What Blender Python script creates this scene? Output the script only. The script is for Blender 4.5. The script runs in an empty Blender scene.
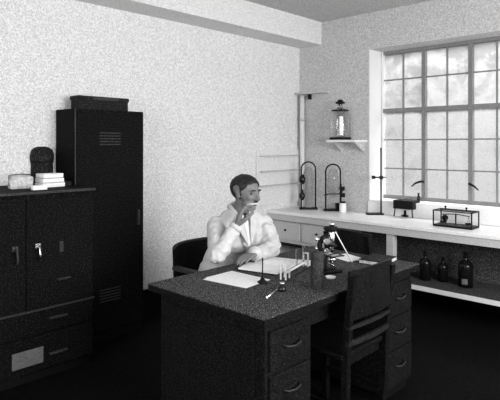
import bpy, bmesh, math, random
from mathutils import Vector, Matrix, noise
random.seed(7)
PI = math.pi
S = bpy.context.scene
C = bpy.context.collection

# ------------------------------------------------------------------ camera
EYE = 1.5
FW = Vector((.7235, .6903, 0)); RT = Vector((.6903, -.7235, 0))
FPX = 524.0; CX = 250.0; HY = 145.0
cam_d = bpy.data.cameras.new('camera'); cam = bpy.data.objects.new('camera', cam_d); C.objects.link(cam)
cam.location = (0, 0, EYE)
cam.rotation_euler = (PI/2, 0, -math.atan2(FW.x, FW.y))
cam_d.sensor_width = 36; cam_d.lens = 36*FPX/500; cam_d.shift_y = -(200-HY)/500
cam_d.clip_start = .05
S.camera = cam

# ------------------------------------------------------------------ world, lights, exposure
w = bpy.data.worlds.new('overcast_sky'); S.world = w; w.use_nodes = True
bg = w.node_tree.nodes['Background']; bg.inputs[0].default_value = (1, 1, 1, 1); bg.inputs[1].default_value = .66
S.view_settings.view_transform = 'Standard'; S.view_settings.look = 'None'
S.view_settings.gamma = 1; S.view_settings.use_curve_mapping = False
S.view_settings.exposure = 0.27
def area(name, loc, target, sx, sy, power, spread=PI):
    l = bpy.data.lights.new(name, 'AREA'); l.shape = 'RECTANGLE'; l.size = sx; l.size_y = sy; l.energy = power; l.spread = spread
    o = bpy.data.objects.new(name, l); C.objects.link(o); o.location = loc
    o.rotation_euler = (Vector(target)-Vector(loc)).to_track_quat('-Z', 'Y').to_euler()
    return o
area('daylight_bench_window', (6.5, 1.45, 3.75), (3.2, 1.6, .9), 3.4, 1.2, 520)     # sky light coming in over the bench
area('side_fill', (-1.68, 1.2, 1.75), (3, 2.2, 1.3), 1.9, 1.5, 60)      # added fill light on the unseen left side of the room
area('rear_fill', (2.2, -1.68, 1.8), (3.2, 3, 1.5), 2.2, 1.3, 165)  # added fill light behind the camera, its source unseen

# ------------------------------------------------------------------ pixel of the frame -> point on a real plane
def on_z(px, py, z):
    d = (EYE-z)*FPX/(py-HY); l = (px-CX)/FPX*d
    p = FW*d + RT*l; return Vector((p.x, p.y, z))
def at_d(px, py, d):
    p = FW*d + RT*((px-CX)/FPX*d); return Vector((p.x, p.y, EYE-(py-HY)/FPX*d))

# ------------------------------------------------------------------ materials
def mat(name, g, rough=.6, spec=.3, n=0., scale=60., metal=0., bump=0., speck=0., speck_scale=260.):
    m = bpy.data.materials.new(name); m.use_nodes = True; nt = m.node_tree; b = nt.nodes['Principled BSDF']
    b.inputs['Roughness'].default_value = rough; b.inputs['Metallic'].default_value = metal
    b.inputs['Specular IOR Level'].default_value = spec
    b.inputs['Base Color'].default_value = (g, g, g, 1)
    tc = nt.nodes.new('ShaderNodeTexCoord')
    if n or bump:
        t = nt.nodes.new('ShaderNodeTexNoise'); t.inputs['Scale'].default_value = scale; t.inputs['Detail'].default_value = 5
        nt.links.new(tc.outputs['Object'], t.inputs['Vector'])
    if n:
        r = nt.nodes.new('ShaderNodeMapRange'); r.inputs[1].default_value = .3; r.inputs[2].default_value = .7
        r.inputs[3].default_value = g*(1-n); r.inputs[4].default_value = g*(1+n)
        nt.links.new(t.outputs['Fac'], r.inputs[0]); out = r.outputs[0]
        if speck:
            t2 = nt.nodes.new('ShaderNodeTexNoise'); t2.inputs['Scale'].default_value = speck_scale; t2.inputs['Detail'].default_value = 2
            nt.links.new(tc.outputs['Object'], t2.inputs['Vector'])
            r2 = nt.nodes.new('ShaderNodeMapRange'); r2.inputs[1].default_value = .54; r2.inputs[2].default_value = .68
            r2.inputs[3].default_value = 0; r2.inputs[4].default_value = speck
            nt.links.new(t2.outputs['Fac'], r2.inputs[0])
            a = nt.nodes.new('ShaderNodeMath'); a.operation = 'ADD'
            nt.links.new(out, a.inputs[0]); nt.links.new(r2.outputs[0], a.inputs[1]); out = a.outputs[0]
        nt.links.new(out, b.inputs['Base Color'])
    if bump:
        bp = nt.nodes.new('ShaderNodeBump'); bp.inputs['Strength'].default_value = bump; bp.inputs['Distance'].default_value = .004
        nt.links.new(t.outputs['Fac'], bp.inputs['Height']); nt.links.new(bp.outputs[0], b.inputs['Normal'])
    return m
M = {}
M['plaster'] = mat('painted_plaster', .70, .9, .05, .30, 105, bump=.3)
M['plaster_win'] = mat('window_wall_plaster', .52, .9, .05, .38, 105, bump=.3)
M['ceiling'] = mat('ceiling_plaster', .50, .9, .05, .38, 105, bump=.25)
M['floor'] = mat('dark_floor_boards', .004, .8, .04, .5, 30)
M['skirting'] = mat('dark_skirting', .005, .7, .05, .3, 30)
M['steel'] = mat('dark_crackle_steel', .0035, .75, .06, .5, 140, speck=.026, speck_scale=120)
M['steel2'] = mat('dark_steel_trim', .025, .6, .15, .4, 140, speck=.10)
M['wood'] = mat('dark_varnished_wood', .004, .7, .06, .5, 60, speck=.028, speck_scale=170)
M['desk_top'] = mat('desk_top_linoleum', .022, .75, .08, .7, 150, speck=.26, speck_scale=170)
M['chair_wood'] = mat('chair_dark_wood', .003, .45, .10, .4, 60, speck=.02, speck_scale=150)
M['rail_glint'] = mat('rail_glint_wood', .014, .4, .3, .6, 60)  # paler than the chair wood: a highlight painted into the rails' colour
M['pull'] = mat('dull_drawer_pull', .02, .5, .3, .3, 60)
M['white_wood'] = mat('white_painted_wood', .72, .5, .3, .08, 50)
M['bench'] = mat('bench_white_tile', .82, .35, .4, .06, 40)
M['bench_grey'] = mat('bench_grey_paint', .50, .6, .3, .12, 70)
M['under'] = mat('under_bench_tiles', .045, .7, .1, .7, 90, speck=.14, speck_scale=110)
M['black'] = mat('black_enamel', .005, .5, .15)
M['iron'] = mat('black_iron', .008, .65, .12)
M['chrome'] = mat('nickel_plate', .8, .22, .5, metal=1)
M['paper'] = mat('paper', .85, .7, .2, .05, 30)
M['paper2'] = mat('paper_greyed', .5, .7, .2, .3, 60)
M['card'] = mat('label_card_or_glint', .13, .7, .2, .25, 90)
M['tin'] = mat('dark_grey_tin', .02, .6, .15, .4, 120, speck=.10)
M['cloth'] = mat('white_coat_cotton', .56, .85, .1, .06, 25, bump=.3)
M['shirt'] = mat('shirt_cotton', .8, .8, .1)
M['tie'] = mat('dark_tie', .05, .7, .1)
M['trousers'] = mat('dark_trousers', .03, .85, .1)
M['skin'] = mat('skin', .17, .55, .25, .12, 60)
M['hair'] = mat('dark_hair', .012, .55, .3, .4, 200)
M['eye'] = mat('eye_dark', .02, .2, .5)
M['shelf_white'] = mat('shelf_white_paint', .75, .5, .3)
M['leather'] = mat('dark_leather', .006, .65, .1, .5, 90, speck=.07, speck_scale=150)
M['frame'] = mat('window_frame_paint', .20, .5, .3, .15, 60)
M['frame_white'] = mat('window_frame_white', .78, .5, .3)
M['reagent'] = mat('dark_bottle_glass', .006, .2, .3)
def glass_mat(name, g=.9, mixin=.25, mottle=False):
    m = bpy.data.materials.new(name); m.use_nodes = True; nt = m.node_tree; nt.nodes.clear()
    o = nt.nodes.new('ShaderNodeOutputMaterial'); tr = nt.nodes.new('ShaderNodeBsdfTransparent'); tr.inputs[0].default_value = (g, g, g, 1)
    gl = nt.nodes.new('ShaderNodeBsdfGlossy'); gl.inputs['Roughness'].default_value = .06
    mx = nt.nodes.new('ShaderNodeMixShader')
    if mottle:                       # mottled panes: patchy opaque film over clear glass
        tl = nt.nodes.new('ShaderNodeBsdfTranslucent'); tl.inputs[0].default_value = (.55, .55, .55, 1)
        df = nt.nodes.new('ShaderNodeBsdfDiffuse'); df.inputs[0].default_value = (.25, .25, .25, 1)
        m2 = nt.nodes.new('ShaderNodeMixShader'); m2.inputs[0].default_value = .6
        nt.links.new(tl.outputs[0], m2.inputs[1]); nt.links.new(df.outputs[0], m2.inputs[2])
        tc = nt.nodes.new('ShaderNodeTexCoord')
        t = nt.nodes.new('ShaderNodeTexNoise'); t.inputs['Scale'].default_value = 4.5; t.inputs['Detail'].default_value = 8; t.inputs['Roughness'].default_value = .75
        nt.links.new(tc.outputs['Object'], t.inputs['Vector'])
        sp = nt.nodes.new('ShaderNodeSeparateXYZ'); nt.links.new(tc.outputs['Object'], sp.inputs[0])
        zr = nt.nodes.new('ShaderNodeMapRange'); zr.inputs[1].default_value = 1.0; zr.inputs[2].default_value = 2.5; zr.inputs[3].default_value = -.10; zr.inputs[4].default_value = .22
        nt.links.new(sp.outputs['Z'], zr.inputs[0])   # denser film towards the head of the window
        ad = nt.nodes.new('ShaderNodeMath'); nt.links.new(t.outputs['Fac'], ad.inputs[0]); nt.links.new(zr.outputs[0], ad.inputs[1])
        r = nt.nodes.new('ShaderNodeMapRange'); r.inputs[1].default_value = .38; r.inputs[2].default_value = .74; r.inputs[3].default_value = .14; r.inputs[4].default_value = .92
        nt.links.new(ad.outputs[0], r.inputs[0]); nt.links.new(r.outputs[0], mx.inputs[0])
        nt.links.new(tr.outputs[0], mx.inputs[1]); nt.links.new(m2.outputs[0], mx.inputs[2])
    else:
        lw = nt.nodes.new('ShaderNodeLayerWeight'); lw.inputs[0].default_value = mixin
        nt.links.new(lw.outputs['Facing'], mx.inputs[0])
        nt.links.new(tr.outputs[0], mx.inputs[1]); nt.links.new(gl.outputs[0], mx.inputs[2])
    nt.links.new(mx.outputs[0], o.inputs[0]); return m
M['pane'] = glass_mat('mottled_window_glass', .93, mottle=True)
M['glass'] = glass_mat('clear_glass', .93, .36)
M['thin_glass'] = glass_mat('thin_clear_glass', .93, .2)

# ------------------------------------------------------------------ mesh helpers
def box(bm, x0, x1, y0, y1, z0, z1, bev=0.):
    r = bmesh.ops.create_cube(bm, size=1); vs = r['verts']
    for v in vs:
        v.co = Vector(((x0+x1)/2+v.co.x*(x1-x0), (y0+y1)/2+v.co.y*(y1-y0), (z0+z1)/2+v.co.z*(z1-z0)))
    if bev:
        es = list({e for v in vs for e in v.link_edges})
        bmesh.ops.bevel(bm, geom=es, offset=bev, segments=2, affect='EDGES', profile=.6)
def tube(bm, pts, rad, seg=12, cap=True):
    pts = [Vector(p) for p in pts]; n = len(pts)
    rs = rad if isinstance(rad, (list, tuple)) else [rad]*n
    rings = []; prev = None
    for i, p in enumerate(pts):
        t = (pts[min(i+1, n-1)]-pts[max(i-1, 0)]).normalized()
        if prev is None:
            a = t.orthogonal().normalized()
        else:
            a = (prev - t*prev.dot(t)).normalized()
        prev = a; b = t.cross(a)
        rings.append([bm.verts.new(p+(a*math.cos(2*PI*k/seg)+b*math.sin(2*PI*k/seg))*rs[i]) for k in range(seg)])
    for i in range(n-1):
        for k in range(seg):
            f = bm.faces.new((rings[i][k], rings[i][(k+1) % seg], rings[i+1][(k+1) % seg], rings[i+1][k])); f.smooth = True
    if cap:
        bm.faces.new(rings[0][::-1]); bm.faces.new(rings[-1])
def lathe(bm, prof, cx=0, cy=0, seg=24):
    rings = []
    for r, z in prof:
        if r < 1e-5: rings.append([bm.verts.new((cx, cy, z))])
        else: rings.append([bm.verts.new((cx+r*math.cos(2*PI*k/seg), cy+r*math.sin(2*PI*k/seg), z)) for k in range(seg)])
    for a, b in zip(rings, rings[1:]):
        for k in range(seg):
            k2 = (k+1) % seg
            if len(a) == 1 and len(b) == 1: continue
            if len(a) == 1: f = bm.faces.new((a[0], b[k2], b[k]))
            elif len(b) == 1: f = bm.faces.new((a[k], a[k2], b[0]))
            else: f = bm.faces.new((a[k], a[k2], b[k2], b[k]))
            f.smooth = True
def ball(bm, c, r, seg=16, sc=(1, 1, 1), rot=None):
    res = bmesh.ops.create_uvsphere(bm, u_segments=seg, v_segments=max(6, seg//2), radius=r)
    m = Matrix.Diagonal((*sc, 1))
    if rot is not None: m = rot.to_4x4() @ m
    m = Matrix.Translation(c) @ m
    bmesh.ops.transform(bm, matrix=m, verts=res['verts'])
    for v in res['verts']:
        for f in v.link_faces: f.smooth = True
def extr(bm, poly, y0, y1, axis='y'):
    """polygon in (a, z) pulled along an axis"""
    def P(a, z, t): return (a, t, z) if axis == 'y' else ((t, a, z) if axis == 'x' else (a, z, t))
    A = [bm.verts.new(P(a, z, y0)) for a, z in poly]; B = [bm.verts.new(P(a, z, y1)) for a, z in poly]
    bm.faces.new(A); bm.faces.new(B[::-1]); n = len(poly)
    for i in range(n): bm.faces.new((A[i], B[i], B[(i+1) % n], A[(i+1) % n]))
def obj(name, bm, m, parent=None, at=None):
    bmesh.ops.recalc_face_normals(bm, faces=bm.faces[:])
    me = bpy.data.meshes.new(name); bm.to_mesh(me); bm.free()
    me.materials.append(M[m] if isinstance(m, str) else m)
    o = bpy.data.objects.new(name, me); C.objects.link(o)
    if parent: o.parent = parent
    if at is not None: o.location = at
    return o
def N(): return bmesh.new()
def Bx(name, m, parent, *a, bev=0.):
    bm = N(); box(bm, *a, bev=bev); return obj(name, bm, m, parent)
def Tb(name, m, parent, pts, r, seg=12):
    bm = N(); tube(bm, pts, r, seg); return obj(name, bm, m, parent)
def thing(name, label, cat, loc=(0, 0, 0), rotz=0, group=None):
    o = bpy.data.objects.new(name, None); C.objects.link(o); o.empty_display_size = .1
    o.location = loc; o.rotation_euler = (0, 0, rotz); o['label'] = label; o['category'] = cat
    if group: o['group'] = group
    return o
def tag(o, label, cat, group=None):
    o['label'] = label; o['category'] = cat
    if group: o['group'] = group
    return o
def struct(name, bm, m, parent=None):
    o = obj(name, bm, m, parent)
    if parent is None: o['kind'] = 'structure'
    return o
def dup(root, loc, rotz, label, group=None):
    r = root.copy(); C.objects.link(r); r.location = loc; r.rotation_euler = (0, 0, rotz); r['label'] = label
    if group: r['group'] = group
    for ch in list(root.children):
        c = ch.copy(); C.objects.link(c); c.parent = r
        for g in ch.children:
            d = g.copy(); C.objects.link(d); d.parent = c
    return r

# ------------------------------------------------------------------ the room
XW, YB, ZC = 4.92, 3.88, 2.91          # window wall, back wall, ceiling
XL, YF = -1.8, -1.8
WY0, WY1, WZ0, WZ1 = .07, 2.94, .90, 2.52
XP = 5.18                              # plane of the window bars
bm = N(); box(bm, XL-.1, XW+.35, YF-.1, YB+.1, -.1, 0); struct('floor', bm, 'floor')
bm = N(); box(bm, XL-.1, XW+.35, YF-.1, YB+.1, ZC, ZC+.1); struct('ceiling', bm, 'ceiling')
bm = N(); box(bm, XL-.1, XW+.35, YB, YB+.1, 0, ZC); struct('wall_back', bm, 'plaster')
def holed(name, x0, x1, y0, y1, z0, z1, a0, a1, b0, b1, axis, m):
    bm = N()
    if axis == 'x':       # wall stands at x0..x1, hole a = y range
        box(bm, x0, x1, y0, a0, z0, z1); box(bm, x0, x1, a1, y1, z0, z1)
        box(bm, x0, x1, a0, a1, z0, b0); box(bm, x0, x1, a0, a1, b1, z1)
    else:
        box(bm, x0, a0, y0, y1, z0, z1); box(bm, a1, x1, y0, y1, z0, z1)
        box(bm, a0, a1, y0, y1, z0, b0); box(bm, a0, a1, y0, y1, b1, z1)
    return struct(name, bm, m)
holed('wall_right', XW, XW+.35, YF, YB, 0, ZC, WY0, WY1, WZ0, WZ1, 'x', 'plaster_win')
holed('wall_left', XL-.1, XL, YF, YB, 0, ZC, .2, 2.2, 1.0, 2.5, 'x', 'plaster')
holed('wall_front', XL, XW, YF-.1, YF, 0, ZC, 1.1, 3.3, 1.1, 2.5, 'y', 'plaster')
# beam under the ceiling along the back wall
bm = N(); box(bm, XL, XW, 3.56, YB, 2.65, ZC); struct('trim_beam', bm, 'plaster')
# skirting
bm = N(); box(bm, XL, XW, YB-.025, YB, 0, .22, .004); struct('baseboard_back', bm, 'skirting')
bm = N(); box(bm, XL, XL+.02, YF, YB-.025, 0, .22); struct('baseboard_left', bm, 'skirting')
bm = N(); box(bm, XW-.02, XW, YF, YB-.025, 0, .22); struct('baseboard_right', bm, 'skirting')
# plastered lining of the window opening: splayed jamb and sill, painted white
bm = N()
box(bm, XW-.005, XP-.03, WY1-.012, WY1, WZ0, WZ1)
box(bm, XW-.005, XP-.03, WY0, WY0+.012, WZ0, WZ1)
box(bm, XW-.02, XP-.03, WY0+.012, WY1-.012, WZ0, WZ0+.02)
struct('trim_window', bm, 'frame_white')
bm = N(); box(bm, XW-.018, XW-.0005, YF, WY1, .7805, WZ0); struct('trim_upstand', bm, 'bench')
# the big steel window: bays of two panes
win = N(); box(win, XP-.02, XP+.03, WY1-.035, WY1-.013, WZ0+.02, WZ1)
wf = struct('window_1', win, 'frame_white')
win = N()
box(win, XP-.02, XP+.03, WY0+.012, WY0+.05, WZ0+.02, WZ1)
box(win, XP-.02, XP+.03, WY0+.012, WY1-.035, WZ1-.035, WZ1)
box(win, XP-.02, XP+.03, WY0+.012, WY1-.035, WZ0+.02, WZ0+.06)
struct('window_frame', win, 'frame', wf)
ys = [2.917-.2385*i for i in range(13)]
win = N(); box(win, XP-.025, XP+.03, WY0+.05, WY1-.035, 1.85, 1.895); struct('transom', win, 'frame', wf)
for i in range(2, 12, 2):
    win = N(); box(win, XP-.03, XP+.03, ys[i]-.02, ys[i]+.02, WZ0+.06, WZ1-.035); struct('mullion', win, 'frame', wf)
win = N()
for i in range(1, 12, 2): box(win, XP-.008, XP+.012, ys[i]-.007, ys[i]+.007, WZ0+.06, WZ1-.035)
for z in (2.205, 1.557, 1.247): box(win, XP-.006, XP+.010, WY0+.05, WY1-.035, z-.007, z+.007)
struct('glazing_bars', win, 'frame', wf)
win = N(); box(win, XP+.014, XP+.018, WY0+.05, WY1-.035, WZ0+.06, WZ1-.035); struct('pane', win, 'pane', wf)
for y in (ys[2], ys[4], ys[6]):        # curved casement handles
    win = N()
    pts = [(XP-.03, y, 1.12), (XP-.06, y, 1.125), (XP-.075, y+.02, 1.122), (XP-.085, y+.06, 1.105), (XP-.09, y+.10, 1.07)]
    if y == ys[4]: pts = [(a, 2*y-b, c) for a, b, c in pts]
    tube(win, pts, [.011, .011, .012, .010, .006], 8); struct('casement_handle', win, 'iron', wf)

# outside the window: ground, so that the sky has a horizon
bm = N(); box(bm, 6.2, 60, -40, 45, -6.2, -6.0); struct('ground', bm, 'bench_grey')

# ------------------------------------------------------------------ bench under the window
BX = 4.33; BT = .78
b = thing('laboratory_bench', 'long white topped bench with grey front edge running under the window', 'bench', (BX, 1.9, 0))
Bx('worktop', 'bench', b, 0, XW-BX-.001, -3.0, YB-1.9-.001, BT-.03, BT, bev=.004)
Bx('front_edge', 'bench_grey', b, .012, .04, -3.0, YB-1.9-.001, BT-.095, BT-.03)
sf = Bx('shelf', 'under', b, .035, XW-BX-.03, -3.0, .47, .225, .262)
Bx('shelf_edge', 'shelf_white', sf, .015, .035, -3.0, .47, .225, .263, bev=.003)
for y in (2.39, .45, -.9):
    Bx('leg', 'bench_grey', b, .03, .10, y-1.9-.035, y-1.9+.035, 0, BT-.095, bev=.003)
Bx('back_panel', 'under', b, XW-BX-.06, XW-BX-.025, -3.0, 1.1, .262, BT-.03)
cu = thing('bench_cupboard', 'pale grey hanging cupboard under the bench beside the back wall', 'cupboard', (BX, 3.02, 0))
Bx('body', 'bench_grey', cu, .06, .5, 0, .84, .44, BT-.095)
for i in range(2):
    dr = Bx('drawer', 'bench_grey', cu, .045, .06, .01+.42*i, .40+.42*i, .475, BT-.11, bev=.003)
    bm = N(); ball(bm, (.035, .2+.42*i, .58), .012, 10); obj('knob', bm, 'iron', dr)
Bx('plinth', 'iron', cu, .05, .5, 0, .84, .41, .44)

# bottles on the shelf under the bench
def bottle(loc, h, r, label, m='reagent', neck=.35, cap=True):
    t = thing('reagent_bottle', label, 'bottle', loc, 0, 'bottles on the shelf under the bench')
    bm = N(); lathe(bm, [(0, 0), (r, 0), (r, h*.6), (r*.9, h*.68), (r*neck, h*.78), (r*neck, h*.88), (r*neck*1.2, h*.9), (0, h*.9)]); obj('body', bm, m, t)
    bm = N(); lathe(bm, [(0, h*.9), (r*neck*.8, h*.9), (r*neck, h), (0, h)]); obj('stopper', bm, 'iron', t)
    bm = N()
    sg = 8; a0 = PI*.95; 
    vs = [[bm.verts.new(((r+.0015)*math.cos(a0+k*.11), (r+.0015)*math.sin(a0+k*.11), z)) for k in range(sg)] for z in (h*.10, h*.26)]
    for k in range(sg-1): bm.faces.new((vs[0][k], vs[0][k+1], vs[1][k+1], vs[1][k]))
    if r > .06: obj('label_or_glint', bm, 'card', t)  # pale patch painted on the largest bottle as its small highlight
    else: bm.free()
    return t
sz = .2625
bottle((4.62, 1.80, sz), .30, .062, 'large dark bottle on the shelf under the bench, right of the others')
bottle((4.66, 2.02, sz), .22, .045, 'middle dark bottle of the three on the shelf under the bench')
bottle((4.60, 2.16, sz), .26, .05, 'dark bottle on the shelf under the bench nearest the grey bench leg')

# ------------------------------------------------------------------ tall cabinet and the box on it
t = thing('tall_cabinet', 'tall narrow dark steel cabinet standing against the wall', 'cabinet', (1.889, 3.57, 0))
Bx('body', 'steel', t, 0, .61, .02, .30, .06, 1.77, bev=.004)
Bx('plinth', 'black', t, .02, .59, .03, .29, 0, .06)
d = Bx('door', 'steel', t, .015, .595, 0, .02, .08, 1.745, bev=.005)
bm = N(); box(bm, .53, .55, -.025, 0, .86, .98, .004); obj('handle', bm, 'steel2', d)
for z in (.30, 1.5):
    bm = N()
    for k in range(5): box(bm, .20, .38, -.006, 0, z+k*.022, z+k*.022+.008)
    obj('vent', bm, 'steel2', d)
Bx('edge_trim', 'steel2', t, -.002, .006, -.003, .004, .06, 1.768)
t = thing('storage_box', 'long low dark box with a lid lying on top of the tall cabinet', 'box', (1.965, 3.66, 1.771))
Bx('body', 'leather', t, 0, .435, 0, .12, 0, .075, bev=.004)
Bx('lid', 'leather', t, -.006, .441, -.006, .126, .075, .105, bev=.004)
Bx('label_or_glint', 'steel2', t, .12, .34, -.008, -.006, .078, .10)
# ------------------------------------------------------------------ low cabinet
t = thing('low_cabinet', 'wide dark cabinet with two doors and bottom drawers at the left', 'cabinet', (.93, 3.27, 0))
W = .941
Bx('body', 'steel', t, 0, W, .02, .58, .05, 1.185)
Bx('top', 'steel', t, -.01, W, -.012, .59, 1.185, 1.21, bev=.004)
Bx('edge_trim', 'tin', t, -.01, W, -.018, -.012, 1.19, 1.207)
Bx('plinth', 'black', t, .02, W-.02, .03, .57, 0, .05)
for i, (a, c) in enumerate(((.01, .47), (.475, W-.01))):
    d = Bx('door', 'steel', t, a, c, 0, .02, .46, 1.16, bev=.005)
    bm = N(); hx = .404 if i == 0 else .545
    box(bm, hx-.018, hx+.018, -.01, 0, .845, .875, .003)
    tube(bm, [(hx, -.012, .86), (hx, -.03, .85), (hx+.004, -.034, .80), (hx+.002, -.03, .77)], .006, 8)
    obj('handle', bm, 'chrome' if i == 1 else 'steel2', d)
    if i == 1:
        bm = N(); box(bm, .69, .715, -.008, 0, .80, .87, .003); obj('lock_plate', bm, 'steel2', d)
        bm = N(); box(bm, .10+.57, .10+.66, -.02, 0, .62, .63, .003); obj('latch', bm, 'tin', d)
for i, (z0, z1) in enumerate(((.30, .445), (.07, .285))):
    d = Bx('drawer', 'steel', t, .01, W-.01, 0, .02, z0, z1, bev=.005)
    if i == 1: Bx('label_or_glint', 'card', d, .385, .58, -.006, 0, .115, .215)
    Bx('handle', 'steel2', d, .62, .74, -.02, 0, z0+.08, z0+.09)
Bx('rail', 'steel2', t, 0, W, -.004, .02, .447, .457)
# things on the low cabinet
z = 1.2105
p = on_z(43, 184, z); 
t = thing('domed_case', 'dark leather case with a rounded dome top on the low cabinet', 'case', (p.x+.02, p.y+.06, z))
bm = N(); lathe(bm, [(0, 0), (.080, 0), (.082, .02), (.079, .10), (.077, .165), (0, .165)], seg=20); obj('body', bm, 'leather', t)
bm = N(); lathe(bm, [(0, .155), (.082, .157), (.086, .18), (.086, .215), (.076, .25), (.05, .272), (.02, .278), (0, .278)], seg=20); obj('lid', bm, 'leather', t)
p = on_z(52, 187, z)
t = thing('paper_stack', 'white bundle of papers in front of the domed case on the low cabinet', 'papers', (p.x, p.y+.03, z), .12)
for k in range(3): Bx('bundle', 'paper', t, -.085+.004*k, .085-.006*k, -.05, .05, .032*k, .032*k+.029, bev=.004)
p = on_z(24, 189, z)
t = thing('paper_packet', 'grey crumpled packet at the left of the white papers on the low cabinet', 'packet', (p.x, p.y+.04, z), -.2)
bm = N(); box(bm, -.075, .065, -.045, .045, 0, .085, .012); bmesh.ops.subdivide_edges(bm, edges=bm.edges[:], cuts=2, use_grid_fill=True)
for v in bm.verts:
    if v.co.z > .01: v.co += noise.noise_vector(v.co*28)*.012
obj('body', bm, 'paper2', t)
bm = N(); tube(bm, [(-.077, 0, .02), (-.077, 0, .092), (0, 0, .096), (.068, 0, .09), (.07, 0, .02)], .003, 6); obj('string', bm, 'iron', t)
p = on_z(41, 190, z); t = tag(Bx('folded_letter', 'paper', None, p.x-.05, p.x+.045, p.y-.0, p.y+.04, z, z+.03, bev=.006), 'small white folded letter at the front edge of the low cabinet', 'letter')
p = on_z(66, 186, z); t = thing('ink_pad', 'small flat dark tin right of the white papers on the low cabinet', 'tin', (p.x, p.y+.02, z))
Bx('body', 'black', t, -.04, .04, -.025, .025, 0, .022, bev=.003); Bx('lid', 'black', t, -.042, .042, -.027, .027, .022, .032, bev=.003)

# ------------------------------------------------------------------ desk
DX0, DX1, DY0, DY1, DZ = 1.65, 3.10, 1.492, 2.33, .76
t = thing('desk', 'large dark wooden double pedestal desk in the middle of the room', 'desk', (DX0, DY0, 0))
L, Dp = DX1-DX0, DY1-DY0
Bx('desktop', 'desk_top', t, 0, L, 0, Dp, DZ-.006, DZ, bev=.002)
Bx('top_board', 'wood', t, 0, L, 0, Dp, DZ-.038, DZ-.0062, bev=.004)
for a, c in ((.05, .38), (1.05, L-.04)):
    pd = Bx('pedestal', 'wood', t, a, c, .04, Dp-.05, .06, DZ-.038, bev=.004)
    for side in (0, 1):
        for k in range(3):
            z0 = .10+k*.20
            y0, y1 = (.025, .04) if side == 0 else (Dp-.05, Dp-.035)
            dr = Bx('drawer', 'wood', pd, a+.02, c-.02, y0, y1, z0, z0+.18, bev=.004)
            yy = .018 if side == 0 else Dp-.028; s = -1 if side == 0 else 1
            xm = (a+c)/2
            bm = N(); tube(bm, [(xm-.06, yy-s*.006, z0+.10), (xm-.045, yy+s*.012, z0+.095), (xm, yy+s*.018, z0+.09), (xm+.045, yy+s*.012, z0+.095), (xm+.06, yy-s*.006, z0+.10)], .005, 8)
            obj('handle', bm, 'pull', dr)
    Bx('plinth', 'black', t, a+.02, c-.02, .06, Dp-.07, 0, .06)
Bx('side_panel', 'wood', t, .04, .05, .10, Dp-.11, .12, DZ-.09, bev=.003)
Bx('apron', 'wood', t, .38, 1.05, .06, .08, DZ-.14, DZ-.038)
Bx('apron', 'wood', t, .38, 1.05, Dp-.09, Dp-.07, DZ-.12, DZ-.038)
# ------------------------------------------------------------------ wooden visitor chairs
def side_chair(label, loc, rz):
    t = thing('wooden_chair', label, 'chair', loc, rz, 'plain wooden chairs around the desk')
    # local: +y is the way the chair faces, back at y = 0
    Wd = .205
    for s in (-1, 1):
        bm = N(); x = s*(Wd-.018)
        pts = [(x, .06, 0), (x, .035, .25), (x, .03, .45), (x, .015, .65), (x, -.01, .86)]
        prev = None
        for i, (a, y, zz) in enumerate(pts):
            hw = .017
            ring = [bm.verts.new((a+dx, y+dy, zz)) for dx, dy in ((-hw, -hw), (hw, -hw), (hw, hw), (-hw, hw))]
            if prev:
                for k in range(4): bm.faces.new((prev[k], prev[(k+1) % 4], ring[(k+1) % 4], ring[k]))
            else: bm.faces.new(ring[::-1])
            prev = ring
        bm.faces.new(prev); obj('leg', bm, 'chair_wood', t)
        Bx('leg', 'chair_wood', t, x-.017, x+.017, .40, .434, 0, .44, bev=.003)
        Bx('stretcher', 'chair_wood', t, x-.009, x+.009, .06, .40, .17, .20)
    def slat(name, z0, z1, yb, bow, thick=.014, arch=0., m='chair_wood'):
        bm = N(); n = 12; rows = []
        for i in range(n+1):
            u = -1+2*i/n; x = u*(Wd); y = yb - bow*(1-u*u); ar = arch*(1-u*u)
            rows.append([bm.verts.new(c) for c in ((x, y, z0+ar*.6), (x, y+thick, z0+ar*.6), (x, y+thick, z1+ar), (x, y, z1+ar))])
        for a, c in zip(rows, rows[1:]):
            for k in range(4): bm.faces.new((a[k], a[(k+1) % 4], c[(k+1) % 4], c[k]))
        bm.faces.new(rows[0][::-1]); bm.faces.new(rows[-1]); return obj(name, bm, m, t)
    slat('back_panel', .645, .885, -.004, .028, arch=.008)
    slat('back_rail', .598, .612, .004, .03, arch=.012, m='rail_glint')
    slat('back_rail', .515, .538, .010, .03, arch=.012, m='rail_glint')
    Bx('seat', 'chair_wood', t, -.21, .21, .035, .45, .44, .468, bev=.008)
    Bx('seat_rail', 'chair_wood', t, -.17, .17, .055, .075, .39, .44)
    return t
ch = side_chair('dark wooden chair tucked under the near side of the desk, back to the camera', (2.375, 1.405, 0), 0)
dup(ch, (3.20, 2.09, 0), -PI/2-.1, 'dark wooden chair between the far end of the desk and the bench')

# ------------------------------------------------------------------ chair of the man
t = thing('office_chair', 'dark low backed armchair on which the man sits', 'chair', (2.52, 2.68, 0), 0)
bm = N(); n = 14; rows = []
for i in range(n+1):
    u = -1+2*i/n; x = u*.265; y = .27-.10*u*u*abs(u)
    rows.append([bm.verts.new(c) for c in ((x, y, .50), (x, y+.03, .50), (x, y+.045, .785+.008*(1-u*u)), (x, y+.01, .785+.008*(1-u*u)))])
for a, c in zip(rows, rows[1:]):
    for k in range(4):
        f = bm.faces.new((a[k], a[(k+1) % 4], c[(k+1) % 4], c[k]))
bm.faces.new(rows[0][::-1]); bm.faces.new(rows[-1]); obj('backrest', bm, 'wood', t)
bm = N(); tube(bm, [(u*.267, .285-.10*abs(u)**3+.01, .788+.008*(1-u*u)) for u in [-1+2*i/12 for i in range(13)]], .012, 8); obj('top_rail', bm, 'steel2', t)
Bx('seat', 'leather', t, -.25, .25, -.20, .22, .395, .442, bev=.015)
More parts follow.
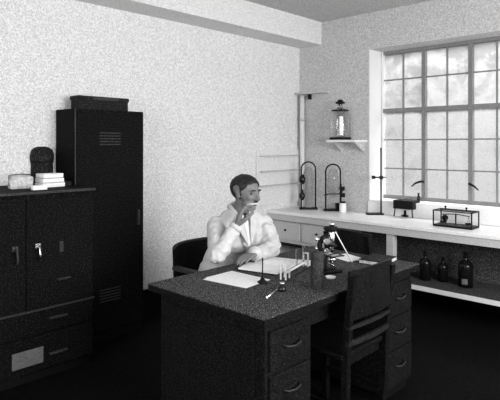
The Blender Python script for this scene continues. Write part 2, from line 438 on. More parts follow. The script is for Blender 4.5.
for s in (-1, 1):
    a = Bx('armrest', 'steel2', t, s*.265-.025, s*.265+.025, -.16, .19, .64, .668, bev=.008)
    Tb('arm_post', 'wood', a, [(s*.255, -.12, .42), (s*.262, -.13, .645)], .014)
Tb('column', 'iron', t, [(0, 0, .10), (0, 0, .396)], .028)
for k in range(4):
    c, s_ = math.cos(PI/4+k*PI/2), math.sin(PI/4+k*PI/2)
    l = Tb('leg', 'wood', t, [(0, 0, .12), (c*.14, s_*.14, .11), (c*.27, s_*.27, .055)], [.03, .026, .02])
    bm = N(); ball(bm, (c*.27, s_*.27, .0275), .0265, 12); obj('castor', bm, 'iron', l)

# ------------------------------------------------------------------ the man
def capsule(bm, a, b_, ra, rb, seg=14):
    a, b_ = Vector(a), Vector(b_); n = 5
    ball(bm, a, ra, seg); ball(bm, b_, rb, seg); tube(bm, [a, b_], [ra, rb], seg)
def bake(bm, voxel, smooth=4, fac=.5):
    bmesh.ops.recalc_face_normals(bm, faces=bm.faces[:])
    me = bpy.data.meshes.new('tmp'); bm.to_mesh(me); bm.free()
    o = bpy.data.objects.new('tmp', me); C.objects.link(o)
    r = o.modifiers.new('r', 'REMESH'); r.mode = 'VOXEL'; r.voxel_size = voxel
    s = o.modifiers.new('s', 'SMOOTH'); s.iterations = smooth; s.factor = fac
    dg = bpy.context.evaluated_depsgraph_get(); dg.update()
    me2 = bpy.data.meshes.new_from_object(o.evaluated_get(dg))
    bpy.data.objects.remove(o); bpy.data.meshes.remove(me)
    for p_ in me2.polygons: p_.use_smooth = True
    return me2
ROOT = Vector((2.52, 2.62, 0))
def Q(px, py, d): return at_d(px, py, d)-ROOT
TW = -FW                                     # towards the camera
fc = (RT*.5 + TW*.866).normalized()          # chest direction
sd = Vector((-fc.y, fc.x, 0))                # person's left: to image right
if sd.dot(RT) < 0: sd = -sd
up = Vector((0, 0, 1))
pel = Vector((0, .02, .545))
neckb = Q(240, 211.5, 3.46); chest = Q(241, 237, 3.50); belly = (pel+chest)/2+Vector((0, .0, .0))
rs, ls = Q(217, 226, 3.41), Q(263.5, 224, 3.56)
re, rw = Q(217, 257.0, 3.19), Q(236, 227.0, 3.25)
le, lw_ = Q(273, 247.5, 3.42), Q(255, 253.6, 3.23)
head = Q(246.4, 193.0, 3.39)
th = math.radians(47)
hf = (RT*math.sin(th)+TW*math.cos(th)); hf = (hf - up*.10).normalized()   # gaze, a little down
hl = up.cross(hf).normalized()                # person's left of the head
hu = hf.cross(hl).normalized()
HR = Matrix((( hl.x, hf.x, hu.x), (hl.y, hf.y, hu.y), (hl.z, hf.z, hu.z)))   # local x = left, y = front, z = up
def H(x, y, z_): return head + HR @ Vector((x, y, z_))
# body: one continuous surface
bm = N()
ball(bm, H(0, -.018, .028), 1, 24, (.081, .100, .083), HR)      # cranium
ball(bm, H(0, .020, .005), 1, 20, (.066, .072, .080), HR)       # face mass
ball(bm, H(0, .030, -.055), 1, 20, (.050, .052, .048), HR)      # jaw
ball(bm, H(0, .070, -.088), 1, 12, (.020, .016, .014), HR)      # chin
for s in (-1, 1):
    ball(bm, H(s*.036, .062, -.018), 1, 12, (.020, .018, .016), HR)   # cheekbone
    ball(bm, H(s*.028, .076, .026), 1, 12, (.024, .012, .009), HR)    # brow
    ball(bm, H(s*.074, -.004, -.005), 1, 12, (.008, .020, .032), HR)  # ear
    ball(bm, H(s*.078, -.012, .008), 1, 12, (.007, .014, .018), HR)
    ball(bm, H(s*.010, .094, -.026), 1, 10, (.008, .010, .008), HR)   # nostril
capsule(bm, H(0, .086, .020), H(0, .108, -.022), .009, .012, 12)  # nose
ball(bm, H(0, .086, -.046), 1, 12, (.020, .010, .005), HR)        # lips
ball(bm, H(0, .083, -.058), 1, 12, (.017, .010, .006), HR)
capsule(bm, neckb+Vector((0, 0, -.03)), H(0, -.02, -.05), .058, .053)
capsule(bm, rs, ls, .055, .055); capsule(bm, (rs+neckb)/2, neckb+up*.01, .05, .05); capsule(bm, (ls+neckb)/2, neckb+up*.01, .05, .05)
for s in (-1, 1):
    capsule(bm, chest+sd*s*.07, pel+sd*s*.07, .105, .100)
capsule(bm, rs, re, .048, .040); capsule(bm, re, rw, .040, .027)
capsule(bm, ls, le, .048, .040); capsule(bm, le, lw_, .040, .027)
# legs under the desk
Fk = Vector((-.10, -.99, 0)).normalized(); sk = Vector((.99, -.1, 0))
for s in (-1, 1):
    hip = pel+sk*s*.09; kn = hip+Fk*.42+sk*s*.03+Vector((0, 0, -.02)); an = kn+Vector((0, .02, -.435)); toe = an+Fk*.15+Vector((0, 0, -.04))
    kn.z = .53; an.z = .09; toe.z = .045
    capsule(bm, hip, kn, .088, .062); capsule(bm, kn, an, .056, .040); capsule(bm, an+Vector((0, .03, -.03)), toe, .040, .036)
# hands: palm, four fingers of different length, thumb
def hand(bm, wrist, fwd, palm_n, thumb_side, curl, scale=1.0, spread=.1):
    """fwd: wrist -> knuckles; palm_n: the way the palm faces; thumb_side: towards the thumb"""
    fwd = fwd.normalized(); ts = (thumb_side-fwd*thumb_side.dot(fwd)).normalized(); pn = palm_n-fwd*palm_n.dot(fwd)-ts*palm_n.dot(ts); pn.normalize()
    k0 = wrist+fwd*.085*scale
    for j in range(4):
        o = (1.5-j)*.021*scale
        capsule(bm, wrist+ts*o*.55+fwd*.012, k0+ts*o-fwd*(.003*abs(j-1)), .0135*scale, .0115*scale, 12)
        ln = (.070, .078, .073, .058)[j]*scale
        p0 = k0+ts*o-fwd*(.003*abs(j-1)); a = curl[j][0]
        for q, fr in enumerate((.45, .30, .25)):
            dr = fwd*math.cos(a)+pn*math.sin(a)+ts*(1.5-j)*spread*.3
            p1 = p0+dr.normalized()*ln*fr
            capsule(bm, p0, p1, (.0098-.0012*q)*scale, (.0090-.0012*q)*scale, 10)
            p0 = p1; a += curl[j][min(q+1, 2)]
    t0 = wrist+fwd*.022*scale+ts*.022*scale+pn*.008; t1 = t0+(fwd*.55+ts*.62+pn*.45).normalized()*.042*scale
    t2 = t1+(fwd*.85+ts*.12+pn*.5).normalized()*.032*scale; t3 = t2+(fwd*.9-ts*.25+pn*.4).normalized()*.026*scale
    capsule(bm, t0, t1, .0150*scale, .0115*scale, 10); capsule(bm, t1, t2, .0112*scale, .0100*scale, 10); capsule(bm, t2, t3, .0098*scale, .008*scale, 10)
    return p0, t3
mouth = H(0, .098, -.052)
rf = (mouth - rw); rf = (rf.normalized()*.6+up*.75).normalized()
hand(bm, rw, rf, (hf*-.1 - FW*-.75 + RT*.5), (mouth-rw)*1.0 - up*.0 + TW*.9, [(.30, .55, .4), (.75, .85, .6), (1.15, 1.2, .8), (1.3, 1.3, .8)], 1.18)
lf = (RT*-.65+TW*.75); 
hand(bm, lw_, lf+up*-.12, -up+TW*.1, -(RT*.75+TW*.65)*1.0+RT*0, [(.22, .2, .2), (.15, .25, .2), (.15, .25, .2), (.2, .3, .2)], .98)
body_me = bake(bm, .0048, 3, .5)
# eye sockets pressed in
for v in body_me.vertices:
    for s in (-1, 1):
        e = H(s*.030, .082, .008); dd = (v.co-e).length
        if dd < .021: v.co -= HR @ Vector((0, 1, 0)) * .010*(1-(dd/.021)**2)
man = bpy.data.objects.new('person', None); C.objects.link(man); man.location = ROOT
tag(man, 'man in a white coat seated behind the desk, hand raised to his mouth', 'person')
def child(name, me, m, parent=man):
    me.materials.clear(); me.materials.append(M[m]); o = bpy.data.objects.new(name, me); C.objects.link(o); o.parent = parent; me.name = name; return o
body = child('body', body_me, 'skin')
for s in (-1, 1):
    bm = N(); ball(bm, H(s*.030, .0665, .008), 1, 12, (.0115, .0115, .0085), HR); obj('eye', bm, 'eye', body)
    bm = N(); tube(bm, [H(s*x, .081+.012-.25*abs(x-.01)*1.0, .028+zz) for x, zz in ((.013, 0), (.024, .004), (.036, .004), (.046, -.001))], [.003, .004, .004, .002], 6); obj('eyebrow', bm, 'hair', body)
bm = N(); tube(bm, [H(x, .097-abs(x)*.45, -.0405) for x in (-.02, -.010, 0, .010, .02)], [.002, .005, .005, .005, .002], 6); obj('moustache', bm, 'hair', body)
# hair: the cap of the head behind the hairline, pushed out
src = bmesh.new(); src.from_mesh(body_me); src.normal_update()
inv = HR.transposed()
def hair_zone(co):
    q = inv @ (co-head)
    if q.z < (-.030 - .25*max(0, -q.y)) or (co-head).length > .15: return False
    if abs(q.x) > .0765 : return False
    if q.y > -.004 and q.z < .062 - max(0, (abs(q.x)-.045))*1.5:       # face, with sideburn
        return q.z > .045 and q.y < .03 or (q.y < .022 and q.z > -.012 and abs(q.x) > .05)
    return q.y < .062 + (q.z-.06)*.4
kill = [f for f in src.faces if not hair_zone(f.calc_center_median())]
bmesh.ops.delete(src, geom=kill, context='FACES')
src.normal_update()
bd = {v for e in src.edges if e.is_boundary for v in e.verts}
for v in src.verts:
    if v not in bd: v.co += v.normal*(.0035+.006*max(0, min(1, (inv @ (v.co-head)).z/.06))+.003*noise.noise(v.co*70))
for _ in range(5): bmesh.ops.smooth_vert(src, verts=list(bd), factor=.5, use_axis_x=True, use_axis_y=True, use_axis_z=True)
res = bmesh.ops.solidify(src, geom=src.faces[:], thickness=.003)
me = bpy.data.meshes.new('hair'); src.to_mesh(me); src.free()
for p_ in me.polygons: p_.use_smooth = True
child('hair', me, 'hair', body)
# white coat
bm = N()
capsule(bm, rs+up*.002, ls+up*.002, .067, .067)
capsule(bm, (rs*.55+neckb*.45)+up*.000, neckb-up*.012, .060, .062); capsule(bm, (ls*.55+neckb*.45), neckb-up*.012, .060, .062)
for s in (-1, 1):
    capsule(bm, chest+sd*s*.078-up*.01, pel+sd*s*.085+up*.025, .122, .130)
    capsule(bm, pel+sd*s*.085, pel+sd*s*.08+Fk*.10-up*.0, .105, .09)
def sleeve(a, e, w_, ra, re_, rw_):
    capsule(bm, a, e, ra, re_); capsule(bm, e, w_-(w_-e).normalized()*.012, re_*.98, rw_)
sleeve(rs, re, rw, .067, .055, .040)
sleeve(ls, le, lw_, .067, .055, .041)
coat = bake(bm, .0065, 4, .5)
bmc = bmesh.new(); bmc.from_mesh(coat); bmc.normal_update()
for v in bmc.verts:      # folds, strongest around the elbows and armpits
    q = v.co
    near = max(0, 1-min((q-re).length, (q-le).length)/.22)
    a_ = noise.noise(Vector((q.x*9, q.y*9, q.z*26)))*.014 + noise.noise(q*38+Vector((3, 1, 5)))*.005
    v.co += v.normal*a_*(.6+1.3*near)
bmc.to_mesh(coat); bmc.free()
cm = child('coat', coat, 'cloth')
# sleeve cuffs
for e, w_, r in ((re, rw, .0415), (le, lw_, .0425)):
    dv = (w_-e).normalized(); bm = N(); tube(bm, [w_-dv*.02, w_+dv*.008, w_+dv*.010], [r+.002, r+.003, r-.006], 20); obj('cuff', bm, 'cloth', cm)
# collar and lapels, shirt collar, tie
def G(s_, f, u): return neckb + sd*s_ + fc*f + up*u
bm = N(); tube(bm, [G(-.03, .066, -.035), G(-.060, .03, .008), G(-.062, -.025, .034), G(0, -.066, .045), G(.062, -.025, .034), G(.060, .03, .008), G(.03, .066, -.035)], [.010, .017, .021, .022, .021, .017, .010], 10); obj('collar', bm, 'cloth', cm)
for s in (-1, 1):
    bm = N(); pts = [(.050, .050, .0), (.078, .075, -.06), (.060, .094, -.085), (.065, .098, -.10), (.012, .122, -.20), (.014, .106, -.12), (.028, .082, -.045)]
    f1 = [bm.verts.new(G(s*a, c+.010, u)) for a, c, u in pts]; f2 = [bm.verts.new(G(s*a, c-.004, u)) for a, c, u in pts]
    bm.faces.new(f1); bm.faces.new(f2[::-1])
    for i in range(len(pts)): bm.faces.new((f1[i], f1[(i+1) % len(pts)], f2[(i+1) % len(pts)], f2[i]))
    obj('lapel', bm, 'cloth', cm)
bm = N(); tube(bm, [G(-.012, .060, -.022), G(-.045, .030, .012), G(-.048, -.02, .030), G(0, -.052, .040), G(.048, -.02, .030), G(.045, .030, .012), G(.012, .060, -.022)], .011, 10); obj('shirt_collar', bm, 'shirt', body)
bm = N(); capsule(bm, G(0, .045, -.035), G(0, .088, -.19), .030, .034, 20); obj('shirt_front', bm, 'shirt', body)
# trousers and shoes
bm = N()
ends = []
for s in (-1, 1):
    hip = pel+sk*s*.09; kn = hip+Fk*.42+sk*s*.03; an = kn+Vector((0, .02, 0)); kn.z = .53; an.z = .14; hip.z = .548
    capsule(bm, hip, kn, .095, .072); capsule(bm, kn, an, .068, .055); ends.append(an)
child('trousers', bake(bm, .01, 4), 'trousers')
for an in ends:
    bm = N(); ball(bm, an+Fk*.05+Vector((0, 0, -.088)), 1, 16, (.052, .15, .052)); 
    for v in bm.verts: v.co.z = max(v.co.z, .001)
    obj('shoe', bm, 'black', man)
# cigarette held at the mouth
c0 = mouth + (HR @ Vector((0, .002, 0))) + ROOT; c1 = c0 + (HR @ Vector((.0, .015, .0))) - RT*.075 + TW*.035 + up*.001
bm = N(); tube(bm, [c0, c1], .0034, 10); tag(obj('cigarette', bm, 'paper'), 'white cigarette between the lips and fingers of the man', 'cigarette')

# ------------------------------------------------------------------ things on the desk
T0 = DZ+.0006
p = on_z(236, 280, T0)
for k, (dx, dy, rz) in enumerate(((0, 0, .12), (.025, .012, .02))):
    o = tag(Bx('paper_sheet', 'paper', None, -.105, .105, -.1485, .1485, 0, .0012), ('white sheet of paper lying nearest the left end of the desk', 'white sheet under the loose sheet at the left of the open notebook')[k], 'paper', 'loose sheets on the desk')
    o.location = (p.x+dx, p.y+dy, T0+.0016*(1-k)); o.rotation_euler = (0, 0, rz)
def sheet(px, py, rz, label, w_=.21, l_=.297, z_=T0):
    q = on_z(px, py, T0); o = tag(Bx('paper_sheet', 'paper', None, -w_/2, w_/2, -l_/2, l_/2, 0, .0012), label, 'paper', 'loose sheets on the desk'); o.location = (q.x, q.y, z_); o.rotation_euler = (0, 0, rz); return o
# open notebook
p = on_z(272, 266, T0)
nb = thing('open_notebook', 'open notebook with curved white pages in front of the man', 'notebook', (p.x, p.y, T0), .25)
Bx('cover', 'leather', nb, -.20, .20, -.135, .135, 0, .004)
for s in (-1, 1):
    bm = N(); n = 10; rows = []
    for i in range(n+1):
        u = i/n; x = s*(.003+.185*u); zz = .008+.020*math.sin(min(1, u*1.6)*PI*.5)*(1-u*.75)
        rows.append([bm.verts.new(c) for c in ((x, -.128, .0042), (x, .128, .0042), (x, .128, zz), (x, -.128, zz))])
    for a, c in zip(rows, rows[1:]):
        for k in range(4): bm.faces.new((a[k], a[(k+1) % 4], c[(k+1) % 4], c[k]))
    bm.faces.new(rows[0][::-1]); bm.faces.new(rows[-1]); obj('page_block', bm, 'paper', nb)
sheet(301, 262.5, .5, 'white sheet lying to the right of the open notebook', .15, .21)
sheet(347, 257.5, -.3, 'white sheet lying behind the microscope near the far end of the desk', .15, .2)
# test tube rack
a_ = on_z(283, 281, T0); b_ = on_z(306, 267.5, T0); dv = b_-a_; ln = dv.length; ang = math.atan2(dv.y, dv.x)
rk = thing('test_tube_rack', 'low pale open rack with two thin rails standing right of the notebook', 'rack', (a_.x, a_.y, T0), ang)
Bx('base', 'tin', rk, 0, ln, -.016, .016, 0, .006, bev=.001)
for x in (0, .052, ln-.008): 
    bm = N(); box(bm, x, x+.007, -.018, -.011, .006, .085); box(bm, x, x+.007, .011, .018, .006, .085); box(bm, x, x+.007, -.018, .018, .085, .092); obj('upright', bm, 'white_wood', rk)
nh = 6
bm = N(); box(bm, 0, ln, -.018, -.010, .040, .050); obj('front_rail', bm, 'white_wood', rk)
bm = N(); box(bm, 0, ln, .010, .018, .040, .050); obj('rear_rail', bm, 'white_wood', rk)
for i, (k, lab) in enumerate(((3, 'glass test tube standing in the middle of the pale rack'), (5, 'glass test tube standing nearest the far end of the pale rack'))):
    x = .012+(ln-.024)*(k+.5)/nh - (0 if k else 0); q = rk.location+Vector((math.cos(ang)*x, math.sin(ang)*x, .0065))
    bm = N(); lathe(bm, [(0, 0), (.004, .001), (.007, .008), (.007, .125), (.009, .127), (.0085, .129), (.006, .127), (.006, .01), (0, .004)], seg=12)
    o = tag(obj('test_tube', bm, 'glass', None, q), lab, 'test tube', 'test tubes in the pale rack')
# pen with bright ends, upright pen in holder
a_ = on_z(266, 298, T0+.006); b_ = on_z(281, 287, T0+.006)
pn = thing('dip_pen', 'thin pen with pale tip lying at the near corner of the desk', 'pen', a_)
d_ = b_-a_
Tb('shaft', 'chrome', pn, [d_*.12, d_], .0035, 8); bm = N(); ball(bm, d_*.06, .0062, 10); obj('nib', bm, 'paper', pn)
p = on_z(262.5, 283, T0)
ph = thing('pen_holder', 'small round stand with an upright dark rod beside the notebook', 'pen holder', (p.x, p.y, T0))
bm = N(); lathe(bm, [(0, 0), (.028, 0), (.028, .008), (.014, .016), (.010, .028), (0, .028)]); obj('base', bm, 'black', ph)
Tb('rod', 'black', ph, [(0, 0, .02), (.004, .003, .135)], [.004, .003], 8)
p = on_z(282, 291, T0)
ib = thing('ink_bottle', 'short squat glass ink bottle left of the dark canister', 'bottle', (p.x, p.y, T0))
bm = N(); lathe(bm, [(0, 0), (.020, 0), (.021, .004), (.020, .022), (.010, .028), (.010, .034), (0, .034)]); obj('body', bm, 'reagent', ib)
bm = N(); lathe(bm, [(0, .034), (.012, .034), (.012, .044), (0, .044)]); obj('cap', bm, 'chrome', ib)
# canister
p = on_z(317, 288, T0)
cn = thing('canister', 'tall dark grey round canister left of the microscope', 'canister', (p.x, p.y, T0))
bm = N(); lathe(bm, [(0, 0), (.033, 0), (.034, .004), (.034, .16), (.0335, .164), (0, .164)]); obj('body', bm, 'tin', cn)
bm = N(); lathe(bm, [(.0355, .15), (.036, .152), (.036, .182), (.034, .186), (.006, .187), (.006, .20), (0, .20)]); obj('lid', bm, 'tin', cn)
# microscope
p = on_z(330, 272, T0)
mc = thing('microscope', 'black microscope with bright nickel tube and knobs on the desk', 'microscope', (p.x, p.y, T0), math.radians(-20)); mc.scale = (1.12, 1.12, 1.0)
# local: x is along the tube's lean, the observer's side is -x
bm = N(); box(bm, -.07, .05, -.045, -.018, 0, .02, .006); box(bm, -.07, .05, .018, .045, 0, .02, .006); box(bm, -.07, -.035, -.045, .045, 0, .02, .006); obj('foot', bm, 'black', mc)
Bx('pillar', 'black', mc, -.052, -.028, -.016, .016, .02, .10, bev=.005)
bm = N(); tube(bm, [(-.04, 0, .09), (-.062, 0, .13), (-.064, 0, .17), (-.045, 0, .205), (-.01, 0, .215)], [.013, .014, .014, .013, .012], 12); obj('arm', bm, 'black', mc)
Bx('stage', 'black', mc, -.03, .06, -.045, .045, .094, .101, bev=.002)
bm = N(); lathe(bm, [(0, .06), (.018, .06), (.020, .07), (.018, .09), (0, .09)], .015, 0, 16); obj('condenser', bm, 'chrome', mc)
bm = N(); ball(bm, (.015, 0, .038), 1, 14, (.022, .022, .005), Matrix.Rotation(.6, 3, 'Y')); obj('mirror', bm, 'chrome', mc)
tb = N(); lathe(tb, [(0, .16), (.013, .16), (.015, .165), (.015, .23), (.012, .235), (.012, .27), (.015, .272), (.015, .284), (.010, .288), (0, .288)], .012, 0, 18); o = obj('tube', tb, 'chrome', mc)
tb = N(); lathe(tb, [(0, .112), (.006, .112), (.007, .13), (.011, .135), (.011, .158), (0, .158)], .012, 0, 14); obj('objective', tb, 'chrome', mc)
tb = N(); lathe(tb, [(0, .145), (.026, .148), (.028, .154), (.022, .162), (0, .164)], .010, 0, 18); obj('nosepiece', tb, 'black', mc)
for z_, r_ in ((.19, .017), (.135, .014)):
    for s in (-1, 1):
        bm = N(); tube(bm, [(-.048, s*.012, z_), (-.048, s*.03, z_), (-.048, s*.032, z_), (-.048, s*.046, z_)], [.005, .005, r_, r_], 16); obj('focus_knob', bm, 'chrome', mc)
bm = N(); lathe(bm, [(.012, .235), (.030, .238), (.038, .250), (.036, .262), (.014, .266), (.012, .262)], .004, 0, 20); obj('eye_shade', bm, 'black', mc)
bm = N(); box(bm, -.015, .035, -.03, -.022, .101, .106); box(bm, -.015, .035, .022, .03, .101, .106); obj('stage_clip', bm, 'chrome', mc)
# glass rod leaning on microscope
p0 = at_d(344, 242, 3.02); p1 = at_d(330, 221.5, 3.02)
gr_b = on_z(352, 262, T0+.004); 
bm = N(); tube(bm, [gr_b, at_d(330, 222, 3.16)], .0035, 8); tag(obj('glass_rod', bm, 'paper'), 'thin pale rod leaning against the microscope at a slant', 'rod')
# black lamp base / small parts by the microscope
p = on_z(324, 279, T0)
sl = thing('slide_dish', 'small bright dish in front of the microscope', 'dish', (p.x+.035, p.y-.02, T0))
bm = N(); lathe(bm, [(0, 0), (.024, 0), (.028, .012), (.026, .012), (.022, .003), (0, .003)]); obj('dish', bm, 'frame_white', sl)
bk_p = on_z(378, 262, T0)
bk = thing('closed_book', 'dark closed book with pale page edges at the far right corner of the desk', 'book', (bk_p.x, bk_p.y, T0), .1)
Bx('cover', 'leather', bk, -.11, .11, -.08, .08, 0, .004); Bx('cover', 'leather', bk, -.11, .11, -.08, .08, .024, .028); Bx('page_block', 'paper2', bk, -.105, .105, -.077, .077, .004, .024)

# ------------------------------------------------------------------ things on and over the bench
B0 = BT+.0006
# arched glass apparatus
def arch(label, px, py, h_, w_, dark):
    t = thing('arched_tube_stand', label, 'glassware', (px, py, B0), math.atan2(RT.y, RT.x), 'arched glass tubes on the bench')
    Bx('base', 'black', t, -.10, .10, -.04, .04, 0, .022, bev=.004)
    r = w_/2; pts = [(-r, 0, .022), (-r, 0, h_*.5), (-r, 0, h_-r)]
    pts += [(-r*math.cos(a*PI/10), 0, h_-r+r*math.sin(a*PI/10)) for a in range(1, 10)]
    pts += [(r, 0, h_-r), (r, 0, h_*.5), (r, 0, .022)]
    Tb('arched_tube', 'iron', t, pts, .0085, 10)
    if dark:
        bm = N(); lathe(bm, [(0, .10), (.015, .105), (.032, .13), (.034, .16), (.018, .19), (.010, .22), (0, .22)], -r+.01, 0, 16); obj('bulb', bm, 'reagent', t)
        bm = N(); lathe(bm, [(0, .28), (.02, .285), (.034, .31), (.034, .35), (.016, .39), (0, .39)], -r+.012, 0, 16); obj('bulb', bm, 'reagent', t)
        bm = N(); lathe(bm, [(0, .023), (.055, .023), (.058, .04), (.058, h_*.75), (.04, h_*.86), (.012, h_*.9), (0, h_*.9)], .0, 0, 20); obj('cylinder', bm, 'thin_glass', t)
    else:
        bm = N(); lathe(bm, [(0, .20), (.03, .20), (.062, .215), (.064, .24), (.058, h_*.75), (.04, h_*.88), (0, h_*.9)], .0, 0, 20); obj('flask', bm, 'thin_glass', t)
        Tb('clamp_rod', 'iron', t, [(-.10, 0, .17), (-.05, 0, .185), (.06, 0, .185), (.13, 0, .24)], .006, 8)
        Tb('clamp_rod', 'iron', t, [(.085, 0, .03), (.088, 0, .30)], .007, 8)
        bm = N(); box(bm, .07, .125, -.02, .02, .23, .265, .004); box(bm, .08, .10, -.012, .012, .19, .235); box(bm, .075, .13, -.015, .015, .15, .195, .004); obj('clamp', bm, 'iron', t)
        bm = N(); box(bm, .03, .13, -.045, .045, .022, .085, .006); obj('burner_box', bm, 'iron', t)
    return t
arch('arched glass tube with two dark bulbs on the bench nearest the back wall', 4.70, 3.58, .53, .16, True)
arch('arched tube with clamp rods on the bench below the glass carboy shelf', 4.76, 3.29, .51, .16, False)
Bx2 = on_z(352, 209.5, B0)
jr = thing('white_jar', 'small pale jar on the bench right of the arched tubes', 'jar', (4.74, Bx2.y-.06, B0))
bm = N(); lathe(bm, [(0, 0), (.035, 0), (.036, .01), (.036, .09), (.028, .10), (0, .10)]); obj('body', bm, 'frame_white', jr)
bm = N(); lathe(bm, [(0, .10), (.03, .10), (.03, .115), (0, .118)]); obj('lid', bm, 'iron', jr)
# shelf with carboy
sh = thing('wall_shelf', 'small white shelf on the wall left of the window carrying a glass carboy', 'shelf', (XW, 2.96, 1.53))
Bx('board', 'shelf_white', sh, -.25, -.001, 0, .36, 0, .024, bev=.002)
for y in (.04, .32):
    bm = N(); extr(bm, [(-.2, -.0005), (-.001, -.0005), (-.001, -.10), (-.02, -.10)], y-.008, y+.008); obj('bracket', bm, 'plaster_win', sh)
cb = thing('carboy', 'large glass carboy with dark stopper on the small wall shelf', 'bottle', (4.785, 3.215, 1.5545))
bm = N(); lathe(bm, [(0, 0), (.10, 0), (.112, .012), (.114, .05), (.114, .25), (.106, .29), (.08, .325), (.045, .345), (.028, .355), (.028, .385), (.033, .39), (.026, .39), (.022, .355), (.04, .338), (.074, .317), (.099, .285), (.108, .25), (.108, .02), (.096, .008), (0, .008)], seg=32); obj('body', bm, 'glass', cb)
bm = N(); lathe(bm, [(0, .375), (.022, .375), (.024, .392), (.05, .395), (.052, .41), (.03, .418), (.026, .435), (0, .44)], seg=20); obj('stopper', bm, 'iron', cb)
bm = N(); lathe(bm, [(.1145, .004), (.117, .006), (.117, .026), (.1145, .028)], seg=32); obj('base_ring', bm, 'iron', cb)
bm = N(); lathe(bm, [(.090, .312), (.094, .315), (.094, .322), (.086, .327)], seg=32); obj('shoulder_ring', bm, 'iron', cb)
bm = N()
vs = [[bm.verts.new((.1155*math.cos(PI*1.17+k*.055), .1155*math.sin(PI*1.17+k*.055), z_)) for k in range(7)] for z_ in (.05, .25)]
for k in range(6): bm.faces.new((vs[0][k], vs[0][k+1], vs[1][k+1], vs[1][k]))
obj('label_or_glint', bm, 'paper', cb)
# three narrow ledges on the back wall, on a pale board
lg = thing('wall_rack', 'pale board with three narrow ledges on the back wall behind the man', 'rack', (4.18, YB, 1.0))
Bx('board', 'plaster', lg, -.03, .71, -.03, -.001, -.16, .44, bev=.003)
for z_ in (.375, .205, .046): Bx('ledge', 'bench_grey', lg, 0, .69, -.085, -.03, z_, z_+.012)
# ledge and pipe in the corner
lk = thing('corner_ledge', 'small high ledge on the wall in the corner above the pipe', 'shelf', (XW, 3.45, 2.09))
Bx('board', 'plaster_win', lk, -.10, -.001, 0, .42, 0, .018); Bx('bracket', 'iron', lk, -.06, -.001, .25, .26, -.06, 0)
pp = thing('water_pipe', 'pale vertical pipe in the corner between the back wall and the window wall', 'pipe', (4.87, 3.80, BT))
Tb('riser', 'white_wood', pp, [(0, 0, .001), (0, 0, 1.30)], .028, 14)
for z_ in (.25, 1.0): bm = N(); lathe(bm, [(.0285, z_), (.036, z_), (.036, z_+.03), (.0285, z_+.03)]); obj('pipe_clip', bm, 'bench_grey', pp)
# retort stand
p = on_z(381, 214.5, B0)
rt = thing('retort_stand', 'thin black retort stand with clamp on the bench beside the window jamb', 'stand', (p.x, p.y, B0), math.atan2(RT.y, RT.x))
Bx('base', 'black', rt, -.15, .02, -.05, .05, 0, .016, bev=.004)
Tb('rod', 'black', rt, [(0, 0, .01), (0, 0, .69)], .0085, 10)
bm = N(); box(bm, -.015, .02, -.015, .015, .365, .40, .003); tube(bm, [(-.02, 0, .385), (-.07, 0, .385)], .008, 8); box(bm, -.095, -.06, -.014, .014, .368, .402, .004); tube(bm, [(.02, 0, .385), (.05, 0, .385)], .006, 8); obj('clamp', bm, 'black', rt)
# water bath on legs
p = on_z(406, 216.5, B0)
wb = thing('water_bath', 'small black water bath on legs on the bench under the window', 'water bath', (p.x, p.y, B0), PI/2)
Bx('tank', 'black', wb, -.105, .105, -.07, .07, .08, .165, bev=.004)
for sx in (-1, 1):
    for sy in (-1, 1): Tb('leg', 'iron', wb, [(sx*.09, sy*.055, .09), (sx*.10, sy*.06, 0)], .006, 8)
bm = N(); lathe(bm, [(0, 0), (.035, 0), (.035, .012), (.012, .018), (.012, .06), (0, .06)], .01, 0, 16); obj('burner', bm, 'iron', wb)
for x in (-.06, .01, .06): bm = N(); lathe(bm, [(.02, .16), (.02, .175), (.006, .18), (.006, .20), (0, .20)], x, 0, 14); obj('lid', bm, 'thin_glass' if x else 'iron', wb)
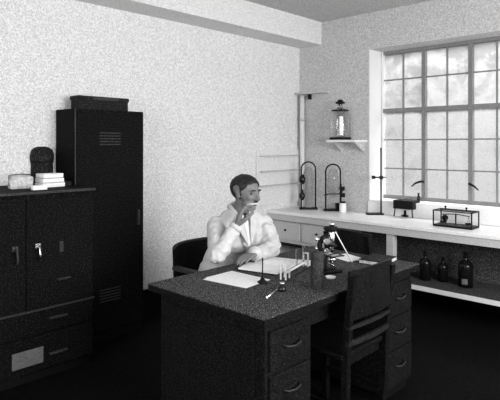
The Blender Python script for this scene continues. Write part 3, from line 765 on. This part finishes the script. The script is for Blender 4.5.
# glassware between bath and balance
def beaker(px, py, r, h_, label, m='thin_glass'):
    p = on_z(px, py, B0); t = thing('beaker', label, 'beaker', (p.x, p.y, B0), 0, 'small glassware on the bench')
    bm = N(); lathe(bm, [(0, 0), (r, 0), (r, h_*.96), (r*1.1, h_), (r*.95, h_*.98), (r*.92, .004), (0, .004)], seg=18); obj('cup', bm, m, t)
    bm = N(); lathe(bm, [(0, .0045), (r*.9, .0045), (r*.9, h_*.5), (0, h_*.5)], seg=18); obj('liquid', bm, 'thin_glass', t)
beaker(420, 216, .028, .08, 'glass beaker on the bench right of the black water bath', 'glass')
beaker(428, 217, .020, .06, 'smaller glass beaker on the bench left of the balance case', 'glass')
p = Vector((5.0, 2.42, WZ0+.0205)); vb = thing('dark_vial', 'little dark vial on the window sill behind the beakers', 'bottle', p)
bm = N(); lathe(bm, [(0, 0), (.016, 0), (.016, .06), (.008, .07), (.008, .08), (0, .08)], seg=14); obj('body', bm, 'reagent', vb)
bm = N(); lathe(bm, [(0, .08), (.01, .08), (.01, .095), (0, .095)], seg=14); obj('stopper', bm, 'iron', vb)
# balance in its glass case
y0, y1 = 1.70, 2.045; x0 = 4.50; hh = .145
bc = thing('balance_case', 'low glass balance case with black frame on the bench', 'balance', (x0, y0, B0))
WY = y1-y0; DX = .17
Bx('base', 'black', bc, 0, DX, 0, WY, 0, .018, bev=.003)
bm = N(); fr = .009
for x in (0, DX-fr):
    for y in (0, WY-fr): box(bm, x, x+fr, y, y+fr, .018, hh)
    box(bm, x, x+fr, 0, WY, hh-fr, hh)
for y in (0, WY-fr): box(bm, 0, DX, y, y+fr, hh-fr, hh)
obj('frame', bm, 'black', bc)
Bx('glass_panel', 'thin_glass', bc, .003, .005, fr, WY-fr, .018, hh-fr)
Bx('glass_panel', 'thin_glass', bc, DX-.005, DX-.003, fr, WY-fr, .018, hh-fr)
bm = N(); tube(bm, [(DX/2, WY/2, .018), (DX/2, WY/2, .11)], .006, 8); tube(bm, [(DX/2, .05, .100), (DX/2, WY/2, .112), (DX/2, WY-.05, .100)], .004, 8); obj('beam', bm, 'iron', bc)
for y in (.06, WY-.06):
    bm = N(); lathe(bm, [(0, .03), (.028, .032), (.032, .04), (.028, .036), (0, .034)], DX/2, y, 16)
    tube(bm, [(DX/2-.028, y, .04), (DX/2, y, .10)], .0015, 6); tube(bm, [(DX/2+.028, y, .04), (DX/2, y, .10)], .0015, 6); obj('pan', bm, 'iron', bc)
bm = N(); ball(bm, (DX/2, WY*.78, .07), .028, 12); obj('weight', bm, 'iron', bc)
for y in (.08, WY-.08): bm = N(); tube(bm, [(DX/2, y, hh-.005), (DX/2, y, hh+.02)], .006, 8); ball(bm, (DX/2, y, hh+.025), .010, 10); obj('knob', bm, 'iron', bc)
Bx('top_rail', 'black', bc, DX/2-.012, DX/2+.012, fr, WY-fr, hh-.006, hh)
